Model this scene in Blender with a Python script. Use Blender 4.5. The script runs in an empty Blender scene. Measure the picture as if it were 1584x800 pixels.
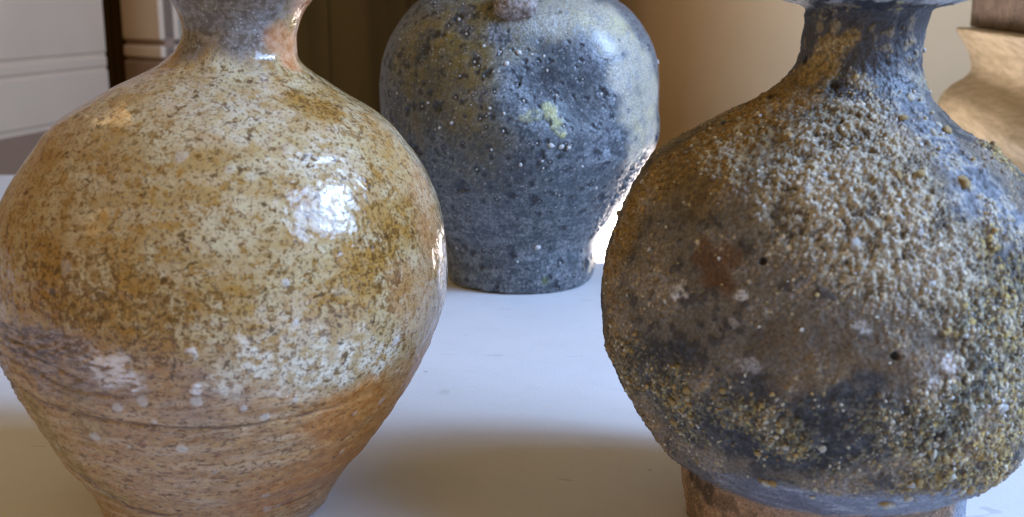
import bpy, bmesh, math, random
import numpy as np
from mathutils import Vector, noise as mnoise

random.seed(7)
rng = np.random.default_rng(11)
R = math.radians
scene = bpy.context.scene
COL = scene.collection

# ------------------------------------------------------------------ camera
CAM_H, PITCH, FOC = 0.15, R(12.8), 1760.0
cam_data = bpy.data.cameras.new('camera')
cam = bpy.data.objects.new('camera', cam_data)
COL.objects.link(cam)
cam.location = (0, 0, CAM_H)
cam.rotation_euler = (R(90) - PITCH, 0, 0)
cam_data.sensor_width = 36.0
cam_data.lens = 36.0 * FOC / 1584.0
cam_data.clip_start = 0.01
cam_data.clip_end = 50
cam_data.dof.use_dof = True
cam_data.dof.focus_distance = 0.385
cam_data.dof.aperture_fstop = 19.0
cam_data.dof.aperture_blades = 0
scene.camera = cam

# ------------------------------------------------------------------ world, lamps, exposure
world = bpy.data.worlds.new('World')
scene.world = world
world.use_nodes = True
bg = world.node_tree.nodes['Background']
bg.inputs['Color'].default_value = (1.0, 0.72, 0.33, 1)      # warm light of the room
bg.inputs['Strength'].default_value = 0.29

def lamp(name, kind, loc, target, energy, color, **kw):
    d = bpy.data.lights.new(name, kind)
    d.energy = energy
    d.color = color
    for k, v in kw.items():
        setattr(d, k, v)
    o = bpy.data.objects.new(name, d)
    COL.objects.link(o)
    o.location = loc
    o.rotation_euler = (Vector(target) - Vector(loc)).to_track_quat('-Z', 'Y').to_euler()
    return o

lamp('window_light', 'AREA', (0.95, 0.20, 0.77), (0.0, 0.40, 0.05), 9.0, (0.40, 0.62, 1.0),
     shape='RECTANGLE', size=0.21, size_y=0.25)
lamp('window_softbox', 'AREA', (1.15, 0.02, 0.92), (0.0, 0.40, 0.05), 29.0, (0.36, 0.57, 1.0),
     shape='RECTANGLE', size=0.95, size_y=0.75)  # large dim softbox added beside the window lamp to soften shadows
lamp('sunbeam', 'SPOT', (0.98, 1.16, 1.15), (0.112, 0.766, 0.0), 1500.0, (1.0, 0.88, 0.82),
     spot_size=R(8.2), spot_blend=0.05, shadow_soft_size=0.006)
# broad warm fill added behind the camera on the left, shapes the shading
lamp('warm_fill', 'AREA', (-1.25, -0.85, 0.42), (0.05, 0.5, 0.06), 1.2, (1.0, 0.66, 0.30),
     shape='RECTANGLE', size=1.1, size_y=0.7)
# two small warm downlights of the room, aimed at the vases
lamp('room_lamp', 'SPOT', (-0.75, 0.93, 0.90), (-0.05, 0.42, 0.10), 0.9, (1.0, 0.58, 0.20),
     spot_size=R(28), spot_blend=0.6, shadow_soft_size=0.005)
lamp('room_lamp', 'SPOT', (-1.0, -0.24, 0.72), (-0.08, 0.36, 0.12), 1.4, (1.0, 0.58, 0.20),
     spot_size=R(22), spot_blend=0.8, shadow_soft_size=0.010)

scene.view_settings.view_transform = 'Standard'
scene.view_settings.look = 'None'
scene.view_settings.exposure = 0.26
scene.view_settings.gamma = 1.0
scene.view_settings.use_curve_mapping = False
scene.cycles.max_bounces = 8
scene.cycles.filter_width = 0.85

# ------------------------------------------------------------------ small helpers
CP, SP = math.cos(PITCH), math.sin(PITCH)

def at(px, py, Y):
    """the point at depth Y that the photograph shows at px, py"""
    u = (px - 792) / FOC
    v = (400 - py) / FOC
    d = np.array([u, v * SP + CP, v * CP - SP])
    t = Y / d[1]
    return d * t + np.array([0, 0, CAM_H])

def project(P):
    z = P[..., 2] - CAM_H
    d = P[..., 1] * CP - z * SP
    return 792 + FOC * P[..., 0] / d, 400 - FOC * (P[..., 1] * SP + z * CP) / d, d

def tag(o, label=None, cat=None, group=None, kind=None):
    for k, v in (('label', label), ('category', cat), ('group', group), ('kind', kind)):
        if v:
            o[k] = v
    return o

def empty(name, loc):
    o = bpy.data.objects.new(name, None)
    o.empty_display_size = 0.02
    COL.objects.link(o)
    o.location = loc
    return o

def mesh_obj(name, verts, faces, mat, parent=None, smooth=False):
    me = bpy.data.meshes.new(name)
    me.from_pydata([tuple(map(float, v)) for v in verts], [], faces)
    me.materials.append(mat)
    if smooth:
        me.polygons.foreach_set('use_smooth', [True] * len(me.polygons))
    o = bpy.data.objects.new(name, me)
    COL.objects.link(o)
    if parent:
        o.parent = parent
    return o

def bm_obj(name, bm, mat, parent=None, smooth=False):
    me = bpy.data.meshes.new(name)
    bm.normal_update()
    bm.to_mesh(me)
    bm.free()
    me.materials.append(mat)
    if smooth:
        me.polygons.foreach_set('use_smooth', [True] * len(me.polygons))
    o = bpy.data.objects.new(name, me)
    COL.objects.link(o)
    if parent:
        o.parent = parent
    return o

# vectorised gradient noise
_perm = rng.permutation(256)
_perm = np.concatenate([_perm, _perm, _perm]).astype(np.int32)
_grad = rng.normal(size=(256, 3))
_grad = (_grad / np.linalg.norm(_grad, axis=1)[:, None]).astype(np.float32)

def pnoise(P):
    P = np.asarray(P, dtype=np.float32)
    i = np.floor(P).astype(np.int32)
    f = P - i
    i &= 255
    w = f * f * f * (f * (f * 6 - 15) + 10)
    out = np.zeros(P.shape[:-1], np.float32)
    for dx in (0, 1):
        wx = w[..., 0] if dx else 1 - w[..., 0]
        a = _perm[(i[..., 0] + dx) & 255]
        for dy in (0, 1):
            wy = w[..., 1] if dy else 1 - w[..., 1]
            b = _perm[a + ((i[..., 1] + dy) & 255)]
            for dz in (0, 1):
                wz = w[..., 2] if dz else 1 - w[..., 2]
                g = _grad[_perm[b + ((i[..., 2] + dz) & 255)]]
                out += wx * wy * wz * (g[..., 0] * (f[..., 0] - dx) + g[..., 1] * (f[..., 1] - dy) + g[..., 2] * (f[..., 2] - dz))
    return out * 1.5

def fbm(P, scale, octv=3, off=0.0, gain=0.5):
    s = 0
    a = 1.0
    for k in range(octv):
        s = s + a * pnoise(P * (scale * 2.03 ** k) + off + 17.3 * k)
        a *= gain
    return s

def sstep(a, b, x):
    t = np.clip((x - a) / (b - a), 0, 1)
    return t * t * (3 - 2 * t)

# ------------------------------------------------------------------ node helper
class NT:
    def __init__(self, name):
        self.mat = bpy.data.materials.new(name)
        self.mat.use_nodes = True
        self.nt = self.mat.node_tree
        self.bsdf = self.nt.nodes['Principled BSDF']
        self.co = self.nt.nodes.new('ShaderNodeTexCoord').outputs['Object']

    def new(self, t, **kw):
        n = self.nt.nodes.new(t)
        for k, v in kw.items():
            setattr(n, k, v)
        return n

    def put(self, sock, v):
        if hasattr(v, 'links') or isinstance(v, bpy.types.NodeSocket):
            self.nt.links.new(v, sock)
        elif isinstance(v, (tuple, list)):
            sock.default_value = tuple(v) + ((1,) if len(v) == 3 and len(sock.default_value) == 4 else ())
        else:
            sock.default_value = v

    def noise(self, scale, detail=3, rough=0.55, co=None, dist=0.0):
        n = self.new('ShaderNodeTexNoise')
        self.put(n.inputs['Vector'], co or self.co)
        n.inputs['Scale'].default_value = scale
        n.inputs['Detail'].default_value = detail
        n.inputs['Roughness'].default_value = rough
        n.inputs['Distortion'].default_value = dist
        return n.outputs['Fac']

    def voronoi(self, scale, co=None, feature='F1', out='Distance'):
        n = self.new('ShaderNodeTexVoronoi', feature=feature)
        self.put(n.inputs['Vector'], co or self.co)
        n.inputs['Scale'].default_value = scale
        return n.outputs[out]

    def map(self, scale=(1, 1, 1), rot=(0, 0, 0)):
        n = self.new('ShaderNodeMapping')
        self.put(n.inputs['Vector'], self.co)
        n.inputs['Scale'].default_value = scale
        n.inputs['Rotation'].default_value = rot
        return n.outputs['Vector']

    def ramp(self, v, a, b, lo=0.0, hi=1.0):
        n = self.new('ShaderNodeMapRange', interpolation_type='SMOOTHSTEP')
        self.put(n.inputs['Value'], v)
        self.put(n.inputs['From Min'], a)
        self.put(n.inputs['From Max'], b)
        self.put(n.inputs['To Min'], lo)
        self.put(n.inputs['To Max'], hi)
        return n.outputs['Result']

    def math(self, op, a, b=0.0, clamp=False):
        n = self.new('ShaderNodeMath', operation=op, use_clamp=clamp)
        self.put(n.inputs[0], a)
        self.put(n.inputs[1], b)
        return n.outputs[0]

    def mix(self, f, a, b, blend='MIX'):
        n = self.new('ShaderNodeMix', data_type='RGBA', blend_type=blend)
        self.put(n.inputs[0], f)
        self.put(n.inputs[6], a)
        self.put(n.inputs[7], b)
        return n.outputs[2]

    def attr(self, name):
        n = self.new('ShaderNodeAttribute', attribute_name=name)
        s = self.new('ShaderNodeSeparateColor')
        self.nt.links.new(n.outputs['Color'], s.inputs[0])
        return n.outputs['Color'], s.outputs[0], s.outputs[1], s.outputs[2]

    def bump(self, h, strength=0.3, dist=0.001, prev=None):
        n = self.new('ShaderNodeBump')
        n.inputs['Strength'].default_value = strength
        n.inputs['Distance'].default_value = dist
        self.put(n.inputs['Height'], h)
        if prev is not None:
            self.put(n.inputs['Normal'], prev)
        return n.outputs['Normal']

    def done(self, color=None, rough=None, normal=None, **kw):
        b = self.bsdf.inputs
        if color is not None:
            self.put(b['Base Color'], color)
        if rough is not None:
            self.put(b['Roughness'], rough)
        if normal is not None:
            self.put(b['Normal'], normal)
        for k, v in kw.items():
            self.put(b[k.replace('_', ' ')], v)
        return self.mat

# ------------------------------------------------------------------ setting materials
def m_table():
    n = NT('white_table_paint')
    a = n.noise(9, 4)
    b = n.noise(900, 2)
    c = n.mix(n.ramp(a, 0.35, 0.7), (0.72, 0.715, 0.725), (0.665, 0.662, 0.67))
    v = n.voronoi(95)
    dirt = n.math('MULTIPLY', n.ramp(v, 0.05, 0.11, 1, 0), n.ramp(n.noise(31, 2), 0.56, 0.62))
    c = n.mix(n.ramp(n.noise(48, 5, .7), .45, .75, 0, .16), c, (0.5, 0.47, 0.45))
    hair = n.ramp(n.noise(60, 2, .5, co=n.map((.25, 1.6, 1), (0, 0, .5)), dist=1.5), .715, .73)
    c = n.mix(n.math('MULTIPLY', hair, .35), c, (0.35, 0.32, 0.30))
    c = n.mix(n.math('MULTIPLY', dirt, 0.55), c, (0.25, 0.22, 0.2))
    scuff = n.ramp(n.noise(26, 4, co=n.map((1, 2.2, 1)), dist=1.0), 0.66, 0.74)
    c = n.mix(n.math('MULTIPLY', scuff, 0.30), c, (0.45, 0.42, 0.40))
    nm = n.bump(b, 0.25, 0.0004, n.bump(n.noise(120, 2), 0.15, 0.0006))
    return n.done(c, n.ramp(a, 0.3, 0.7, 0.42, 0.55), nm)

def m_plaster(name, c0, c1, rough=0.75):
    n = NT(name)
    a = n.noise(7, 5)
    c = n.mix(n.ramp(a, 0.3, 0.7), c0, c1)
    return n.done(c, rough, n.bump(n.noise(160, 3), 0.25, 0.001))

def m_wood(name, c0, c1):
    n = NT(name)
    g = n.noise(22, 5, co=n.map((1, 1, 0.06)), dist=0.6)
    c = n.mix(n.ramp(g, 0.35, 0.68), c0, c1)
    return n.done(c, 0.65, n.bump(g, 0.2, 0.002), Specular_IOR_Level=0.15)

def m_rail():
    n = NT('cream_brushed_paint')
    g = n.noise(170, 5, .65, co=n.map((1, 0.06, 1.6)))
    s = n.noise(420, 3, co=n.map((1, 0.06, 1)))
    c = n.mix(n.ramp(g, 0.3, 0.7), (0.33, 0.26, 0.155), (0.53, 0.435, 0.295))
    return n.done(c, 0.58, n.bump(s, 0.55, 0.0007, n.bump(g, 0.3, 0.001)))

def m_slab():
    n = NT('rough_grey_stone')
    a = n.noise(70, 6, 0.7)
    b = n.noise(420, 4, 0.7)
    c = n.mix(n.ramp(a, 0.3, 0.7), (0.13, 0.092, 0.068), (0.27, 0.20, 0.15))
    c = n.mix(n.ramp(b, 0.58, 0.72), c, (0.5, 0.45, 0.4))
    return n.done(c, 0.85, n.bump(b, 0.8, 0.002, n.bump(a, 0.6, 0.004)))

M_TABLE = m_table()
M_LILAC = m_plaster('grey_panel_paint', (0.71, 0.52, 0.355), (0.65, 0.475, 0.32), 0.6)
M_PALE = m_plaster('pale_yellow_panel_paint', (0.46, 0.37, 0.24), (0.40, 0.32, 0.21), 0.6)
M_BEIGE = m_plaster('beige_plaster', (0.58, 0.395, 0.215), (0.53, 0.36, 0.19))
M_TAUPE = m_plaster('taupe_plinth_paint', (0.33, 0.20, 0.125), (0.285, 0.17, 0.105), 0.6)
M_DARKWOOD = m_wood('dark_brown_wood', (0.062, 0.030, 0.0035), (0.095, 0.048, 0.007))
M_FLOOR = m_wood('floor_boards', (0.16, 0.10, 0.05), (0.22, 0.14, 0.08))
M_RAIL = m_rail()
M_SLAB = m_slab()

# ------------------------------------------------------------------ setting
def box_bm(x0, x1, y0, y1, z0, z1, bev=0.0, seg=2):
    bm = bmesh.new()
    bmesh.ops.create_cube(bm, size=1)
    for v in bm.verts:
        v.co = Vector((x0 + (v.co.x + .5) * (x1 - x0), y0 + (v.co.y + .5) * (y1 - y0), z0 + (v.co.z + .5) * (z1 - z0)))
    if bev:
        bmesh.ops.bevel(bm, geom=bm.edges[:], offset=bev, segments=seg, affect='EDGES', profile=0.5)
    return bm

def zat(px, py, Y):
    return at(px, py, Y)[2]

def xy(px, Y, py=100):
    a = at(px, py, Y)
    return (a[0], a[1])

tbl = empty('table', (0, 0.37, 0))
tag(tbl, 'white painted tabletop that all three stoneware vases stand on', 'table')
t = bm_obj('tabletop', box_bm(-1.0, 1.0, -0.62, 0.625, -0.035, 0, 0.004), M_TABLE, tbl)

tag(bm_obj('floor', box_bm(-3, 3, -2, 3, -0.80, -0.76), M_FLOOR), kind='structure')
# dark brown boarded back wall: board by board
back = empty('back_wall', (0, 1.72, -0.76))
tag(back, kind='structure')
tag(back, 'dark brown boarded wall behind the vases')
x = -0.95
while x < 0.6:
    w = 0.105 + 0.03 * random.random()
    bm_obj('board', box_bm(x + 0.0004, x + w - 0.0004, -0.012 + 0.0015 * random.random(), 0.03, 0, 2.0, 0.0012), M_DARKWOOD, back)
    x += w

tag(bm_obj('left_wall', box_bm(-3.0, xy(-150, 1.13)[0] - 0.002, 1.14, 1.22, -0.76, 1.3), M_BEIGE), 'plain beige wall beyond the grey panel at the left', kind='structure')
# rounded beige chimney breast
prof = [(0.150, 1.95)]
rad = 0.23
for k in range(33):
    a = math.pi - k / 32 * math.pi / 2
    prof.append((0.150 + rad + rad * math.cos(a), 1.42 - rad * math.sin(a) + 0.0))
prof += [(1.6, 1.42 - rad), (1.6, 1.95)]
vs, fs = [], []
for z in (-0.76, 1.3):
    vs += [(p[0], p[1], z) for p in prof]
n_ = len(prof)
for k in range(n_):
    fs.append((k, (k + 1) % n_, n_ + (k + 1) % n_, n_ + k))
fs.append(tuple(range(n_, 2 * n_)))
cb = mesh_obj('chimney_breast', vs, fs, M_BEIGE)
for p in cb.data.polygons:
    p.use_smooth = len(p.vertices) == 4
cb.data.set_sharp_from_angle(angle=R(40))
tag(cb, 'beige plastered chimney breast with rounded corner behind the right vase', 'wall')

# left: grey panelled reveal
def slab_between(name, p, q, z0, z1, depth, mat, parent, bev=0.0015, out=0.0):
    """upright board from plan point p to plan point q, standing proud by out"""
    p, q = np.array(p, float), np.array(q, float)
    d = (q - p) / np.linalg.norm(q - p)
    nrm = np.array([d[1], -d[0]])
    if nrm[1] > 0 and abs(nrm[1]) > 0.3 or (nrm @ (-(p + q) / 2)) < 0:
        nrm = -nrm
    bm = box_bm(0, 1, 0, 1, z0, z1)
    for v in bm.verts:
        a = p + (q - p) * v.co.x + nrm * (out - depth * v.co.y)
        v.co = Vector((a[0], a[1], v.co.z))
    bmesh.ops.recalc_face_normals(bm, faces=bm.faces[:])
    bmesh.ops.bevel(bm, geom=bm.edges[:], offset=bev, segments=2, affect='EDGES', profile=0.5)
    return bm_obj(name, bm, mat, parent)

pa = empty('wall_panel', (0, 0, 0))
tag(pa, 'grey lilac painted wall panel with two grooves at the far left', 'wall panel')
A0, A1 = xy(-150, 1.13), xy(167, 1.50)
slab_between('upper_board', A0, A1, 0.0830, 0.75, 0.03, M_LILAC, pa, 0.003)
slab_between('bead', A0, A1, 0.0650, 0.0795, 0.03, M_LILAC, pa, 0.003)
slab_between('lower_board', A0, A1, 0.0045, 0.0620, 0.03, M_LILAC, pa, 0.002)
slab_between('backing', A0, A1, -0.02, 0.75, 0.02, M_LILAC, pa, 0.0005, out=-0.0025)
slab_between('plinth', A0, A1, -0.76, -0.002, 0.03, M_TAUPE, pa, 0.0005, out=-0.002)
pb = empty('wall_panel', (0, 0, 0))
tag(pb, 'narrow brownish wall panel just right of the dark gap, left of the tan vase neck', 'wall panel')
B0, B1 = xy(192, 1.56), xy(251, 1.50)
yb = 1.53
slab_between('upper_board', B0, B1, zat(220, 62, yb), 0.75, 0.03, M_LILAC, pb, 0.003)
slab_between('bead', B0, B1, zat(220, 89, yb), zat(220, 70, yb), 0.03, M_LILAC, pb, 0.003)
slab_between('lower_board', B0, B1, -0.76, zat(220, 94, yb), 0.03, M_TAUPE, pb, 0.003)
slab_between('backing', B0, B1, -0.76, 0.75, 0.015, M_TAUPE, pb, 0.0005, out=-0.006)
pc = empty('wall_panel', (0, 0, 0))
tag(pc, 'pale yellowish strip of wall panel beside the tan vase neck', 'wall panel')
C0, C1 = xy(253, 1.585), xy(330, 1.60)
slab_between('upper_board', C0, C1, zat(265, 64, 1.59), 0.75, 0.03, M_PALE, pc, 0.003)
slab_between('lower_board', C0, C1, -0.76, zat(265, 71, 1.59), 0.03, M_PALE, pc, 0.003)
slab_between('backing', C0, C1, -0.76, 0.75, 0.015, M_TAUPE, pc, 0.0005, out=-0.006)

# right: moulded rail running towards the camera, rough slab lying on it
far = at(1478, 42, 0.85)
d = np.array([-0.043, -0.21, 0.0])
d /= np.linalg.norm(d)
outl = [(1560, 43), (1482, 42), (1478, 44), (1480, 50), (1488, 60), (1495, 74), (1501, 90), (1503, 103), (1499, 114),
        (1487, 123), (1472, 131), (1461, 140), (1454, 150), (1451, 160), (1452, 170), (1458, 182), (1468, 194), (1484, 205),
        (1498, 214), (1506, 228), (1506, 300)]
pts = [at(px, py, 0.85) for px, py in outl]
# smooth the outline
P2 = [(p[0], p[2]) for p in pts]
def chaikin(p, n=2):
    for _ in range(n):
        q = [p[0]]
        for a, b in zip(p[:-1], p[1:]):
            q += [(.75 * a[0] + .25 * b[0], .75 * a[1] + .25 * b[1]), (.25 * a[0] + .75 * b[0], .25 * a[1] + .75 * b[1])]
        q.append(p[-1])
        p = q
    return p
P2 = [P2[0]] + chaikin(P2[1:-1], 3) + [(P2[-1][0], 0.0)]
P2 += [(P2[0][0] + 0.05, 0.0), (P2[0][0] + 0.05, P2[0][1])]
vs, fs = [], []
NS = 24
LEN = 0.34
for k in range(NS + 1):
    s = k / NS * LEN
    for j, (a, b) in enumerate(P2):
        w = 0.0006 * mnoise.noise((s * 14, j * .13, 3.0))
        vs.append((a + d[0] * s + w, 0.85 + d[1] * s, b))
m_ = len(P2)
for k in range(NS):
    for j in range(m_):
        fs.append((k * m_ + j, k * m_ + (j + 1) % m_, (k + 1) * m_ + (j + 1) % m_, (k + 1) * m_ + j))
fs.append(tuple(range(m_)))
fs.append(tuple(reversed(range(NS * m_, NS * m_ + m_))))
rail = mesh_obj('moulded_rail', vs, fs, M_RAIL)
bm = bmesh.new()
bm.from_mesh(rail.data)
bmesh.ops.recalc_face_normals(bm, faces=bm.faces[:])
bm.to_mesh(rail.data)
bm.free()
for p in rail.data.polygons:
    p.use_smooth = True
rail.data.set_sharp_from_angle(angle=R(38))
tag(rail, 'cream painted curved moulding at the upper right behind the crusty vase', 'moulding')

top_z = P2[0][1]
bm = box_bm(0, 0.05, 0, 0.36, 0, 0.055)
bmesh.ops.subdivide_edges(bm, edges=bm.edges[:], cuts=30, use_grid_fill=True)
for v in bm.verts:
    p = v.co
    nz = mnoise.fractal((p.x * 90, p.y * 90, p.z * 90), 0.8, 2.1, 4)
    k = 0.0016 if p.z > 0.003 else 0.0030
    p.x += nz * k
    p.z = max(p.z + nz * k * .8, 0.0004 if p.z < .01 else p.z)
    ax = far[0] + 0.0125 + p.x + d[0] * p.y
    ay = 0.855 + d[1] * p.y
    v.co = Vector((ax, ay, top_z + 0.0005 + p.z))
bmesh.ops.recalc_face_normals(bm, faces=bm.faces[:])
slab = bm_obj('stone_slab', bm, M_SLAB, smooth=True)
tag(slab, 'rough grey brown stone slab lying on the cream moulding at top right', 'slab')

# ------------------------------------------------------------------ vases
def hermite(zc, v, z):
    zc, v = np.array(zc, float), np.array(v, float)
    h = np.diff(zc)
    dd = np.diff(v) / h
    m = np.zeros(len(zc))
    m[0], m[-1] = dd[0], dd[-1]
    m[1:-1] = (dd[:-1] * h[1:] + dd[1:] * h[:-1]) / (h[:-1] + h[1:])
    i = np.clip(np.searchsorted(zc, z) - 1, 0, len(zc) - 2)
    t = (z - zc[i]) / h[i]
    return ((1 + 2 * t) * (1 - t) ** 2) * v[i] + t * (1 - t) ** 2 * h[i] * m[i] + t * t * (3 - 2 * t) * v[i + 1] + t * t * (t - 1) * h[i] * m[i + 1]

class Pot:
    """a thrown pot as one fine grid of rows (height) and columns (angle, finer towards the front)"""
    def __init__(self, zc, r, c, Y0, lip, rows, cols, front):
        self.base = np.array([0.0, Y0, 0.0])
        zz = np.linspace(0, zc[-1], 3000)
        rr = hermite(zc, r, zz)
        cc = hermite(zc, c, zz)
        k = np.ones(61) / 61
        pad = lambda a: np.convolve(np.concatenate([np.full(30, a[0]), a, np.full(30, a[-1])]), k, 'valid')
        cc = pad(cc)
        k = np.ones(31) / 31
        pad2 = lambda a: np.convolve(np.concatenate([2 * a[0] - a[15:0:-1], a, 2 * a[-1] - a[-2:-17:-1]]), k, 'valid')
        rr = pad2(rr)
        rr = rr * (1 - 0.045 * np.clip(1 - zz / 0.0028, 0, 1) ** 2)
        # lip: list of (z, r) going up, over and down inside
        lz = [q[0] for q in lip]
        lr = [q[1] for q in lip]
        pz = np.concatenate([[0.004, 0.0008], [0.0], zz[1:], lz])
        pr = np.concatenate([[0.006, rr[0] * .93], [rr[0] * .985], rr[1:], lr])
        pc = np.concatenate([[cc[0]] * 3, cc[1:], [cc[-1]] * len(lz)])
        self.x0 = cc[0]
        seg = np.hypot(np.diff(pz), np.diff(pr))
        s = np.concatenate([[0], np.cumsum(seg)])
        S = np.linspace(0, s[-1], rows)
        self.z = np.interp(S, s, pz)
        self.r = np.interp(S, s, pr)
        self.c = np.interp(S, s, pc)
        nf = int(cols * front)
        f1 = np.linspace(-R(108), R(108), nf, endpoint=False)
        f2 = np.linspace(R(108), R(252), cols - nf, endpoint=False)
        self.phi = np.concatenate([f1, f2])
        self.rows, self.cols = rows, cols
        a = self.phi - math.pi / 2
        X = self.c[:, None] + self.r[:, None] * np.cos(a)
        Y = Y0 + self.r[:, None] * np.sin(a)
        Z = np.broadcast_to(self.z[:, None], X.shape)
        self.P = np.stack([X, Y, Z], -1)
        self.P0 = self.P.copy()
        self.N = self.normals(self.P)
        self.N0 = self.N
        self.inner = np.arange(rows) > np.argmax(self.z)
        self.refresh()

    def normals(self, P):
        du = np.roll(P, -1, 1) - np.roll(P, 1, 1)
        dv = np.empty_like(P)
        dv[1:-1] = P[2:] - P[:-2]
        dv[0] = P[1] - P[0]
        dv[-1] = P[-1] - P[-2]
        n = np.cross(du, dv)
        return n / (np.linalg.norm(n, axis=-1, keepdims=True) + 1e-12)

    def refresh(self):
        self.px, self.py, self.dep = project(self.P0)
        self.view = np.array([0, 0, CAM_H]) - self.P0
        self.view /= np.linalg.norm(self.view, axis=-1, keepdims=True)
        self.facing = (self.N0 * self.view).sum(-1)

    def pick(self, px, py):
        """row, column of the front surface point under a photograph pixel"""
        q = (self.px - px) ** 2 + (self.py - py) ** 2 + np.where((self.facing > 0.0) & ~self.inner[:, None], 0, 1e6)
        return np.unravel_index(np.argmin(q), q.shape)

    def spot(self, px, py, rpx, soft=0.6, wob=None, amp=0.5):
        i, j = self.pick(px, py)
        p = self.P0[i, j]
        rr = rpx * self.dep[i, j] / FOC
        d_ = np.linalg.norm(self.P0 - p, axis=-1) / rr
        if wob is not None:
            d_ = d_ + wob * amp
        return sstep(1 + soft / 2, 1 - soft / 2, d_)

    def spots(self, lst, soft=0.6, wob=None, amp=0.5):
        m = np.zeros(self.P.shape[:2])
        for s in lst:
            m = np.maximum(m, self.spot(s[0], s[1], s[2], soft, wob, amp) * (s[3] if len(s) > 3 else 1))
        return m

    def border(self, pts):
        """height of a line drawn round the pot through photograph pixels, per column"""
        q = []
        for px, py in pts:
            i, j = self.pick(px, py)
            q.append((self.phi[j], self.P0[i, j, 2]))
        q.sort()
        f = np.where(self.phi > math.pi, self.phi - 2 * math.pi, self.phi)
        return np.interp(f, [a for a, _ in q], [b for _, b in q])[None, :]

    def displace(self, h):
        self.P = self.P + self.N * h[..., None]
        self.N = self.normals(self.P)

    def window(self, p, rad):
        """grid window around a point, for stamping small marks"""
        i0 = np.searchsorted(self.z[:np.argmax(self.z)], p[2] - rad)
        i1 = np.searchsorted(self.z[:np.argmax(self.z)], p[2] + rad)
        return slice(max(i0 - 1, 0), i1 + 2)

    def build(self, parent, splits, names, mats, attrs):
        """link the grid as parts, one per band of rows; normals run on over the seams"""
        parent.location = (self.x0, self.base[1], 0)
        off = np.array([self.x0, self.base[1], 0.0])
        edges = [0] + splits + [self.rows - 1]
        C = self.cols
        out = []
        for name, mat, a, b in zip(names, mats, edges[:-1], edges[1:]):
            nr = b - a + 1
            V = (self.P[a:b + 1] - off).reshape(-1, 3)
            ii, jj = np.meshgrid(np.arange(nr - 1), np.arange(C), indexing='ij')
            j2 = (jj + 1) % C
            F = np.stack([ii * C + jj, ii * C + j2, (ii + 1) * C + j2, (ii + 1) * C + jj], -1).reshape(-1)
            nfc = (nr - 1) * C
            me = bpy.data.meshes.new(name)
            cap = 1 if a == 0 else 0
            me.vertices.add(len(V))
            me.vertices.foreach_set('co', V.astype(np.float32).ravel())
            capl = np.arange(C)[::-1] if cap else np.zeros(0, int)
            me.loops.add(nfc * 4 + len(capl))
            me.loops.foreach_set('vertex_index', np.concatenate([F, capl]).astype(np.int32))
            me.polygons.add(nfc + cap)
            me.polygons.foreach_set('loop_start', np.concatenate([np.arange(nfc) * 4, [nfc * 4] * cap]).astype(np.int32))
            me.update(calc_edges=True)
            me.polygons.foreach_set('use_smooth', np.ones(nfc + cap, bool))
            for k, v in attrs.items():
                at_ = me.attributes.new(k, 'FLOAT_COLOR', 'POINT')
                q = np.ones((nr, C, 4), np.float32)
                q[..., :v.shape[-1]] = v[a:b + 1]
                at_.data.foreach_set('color', q.ravel())
            me.materials.append(mat)
            me.normals_split_custom_set_from_vertices(self.N[a:b + 1].reshape(-1, 3).astype(np.float32))
            o = bpy.data.objects.new(name, me)
            COL.objects.link(o)
            o.parent = parent
            out.append(o)
        return out

def lerp(a, b, m):
    return a * (1 - m[..., None]) + np.asarray(b, np.float32) * m[..., None]

def stone_mesh(name, mat, seed, sub=1, flat=0.75, craggy=False):
    bm = bmesh.new()
    bmesh.ops.create_icosphere(bm, subdivisions=sub, radius=1.0)
    for v in bm.verts:
        q = v.co * 0.9
        v.co *= 1 + 0.55 * mnoise.noise((q.x + seed * 7.1, q.y - seed * 3.3, q.z + seed))
        if craggy:
            v.co *= 1 + 0.45 * mnoise.fractal((q.x * 1.7 + seed, q.y * 1.7, q.z * 1.7 - seed), .7, 2.1, 4)
        v.co.z *= flat
    me = bpy.data.meshes.new(name)
    bm.to_mesh(me)
    bm.free()
    me.materials.append(mat)
    me.polygons.foreach_set('use_smooth', [True] * len(me.polygons))
    return me

def sit(o, parent, off, p, nrm, size, sink=0.25):
    q = Vector(nrm).to_track_quat('Z', 'Y')
    q = q @ Vector((0, 0, 1)).rotation_difference(Vector((0, 0, 1)))
    o.parent = parent
    o.rotation_mode = 'QUATERNION'
    from mathutils import Quaternion
    o.rotation_quaternion = q @ Quaternion((0, 0, 1), random.uniform(0, 6.28))
    s = size * random.uniform(0.85, 1.2)
    o.scale = (s, s * random.uniform(0.7, 1.15), s * random.uniform(0.75, 1.05))
    pos = np.array(p) - off + np.array(nrm) * size * (0.5 - sink)
    o.location = Vector(pos)

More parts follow.
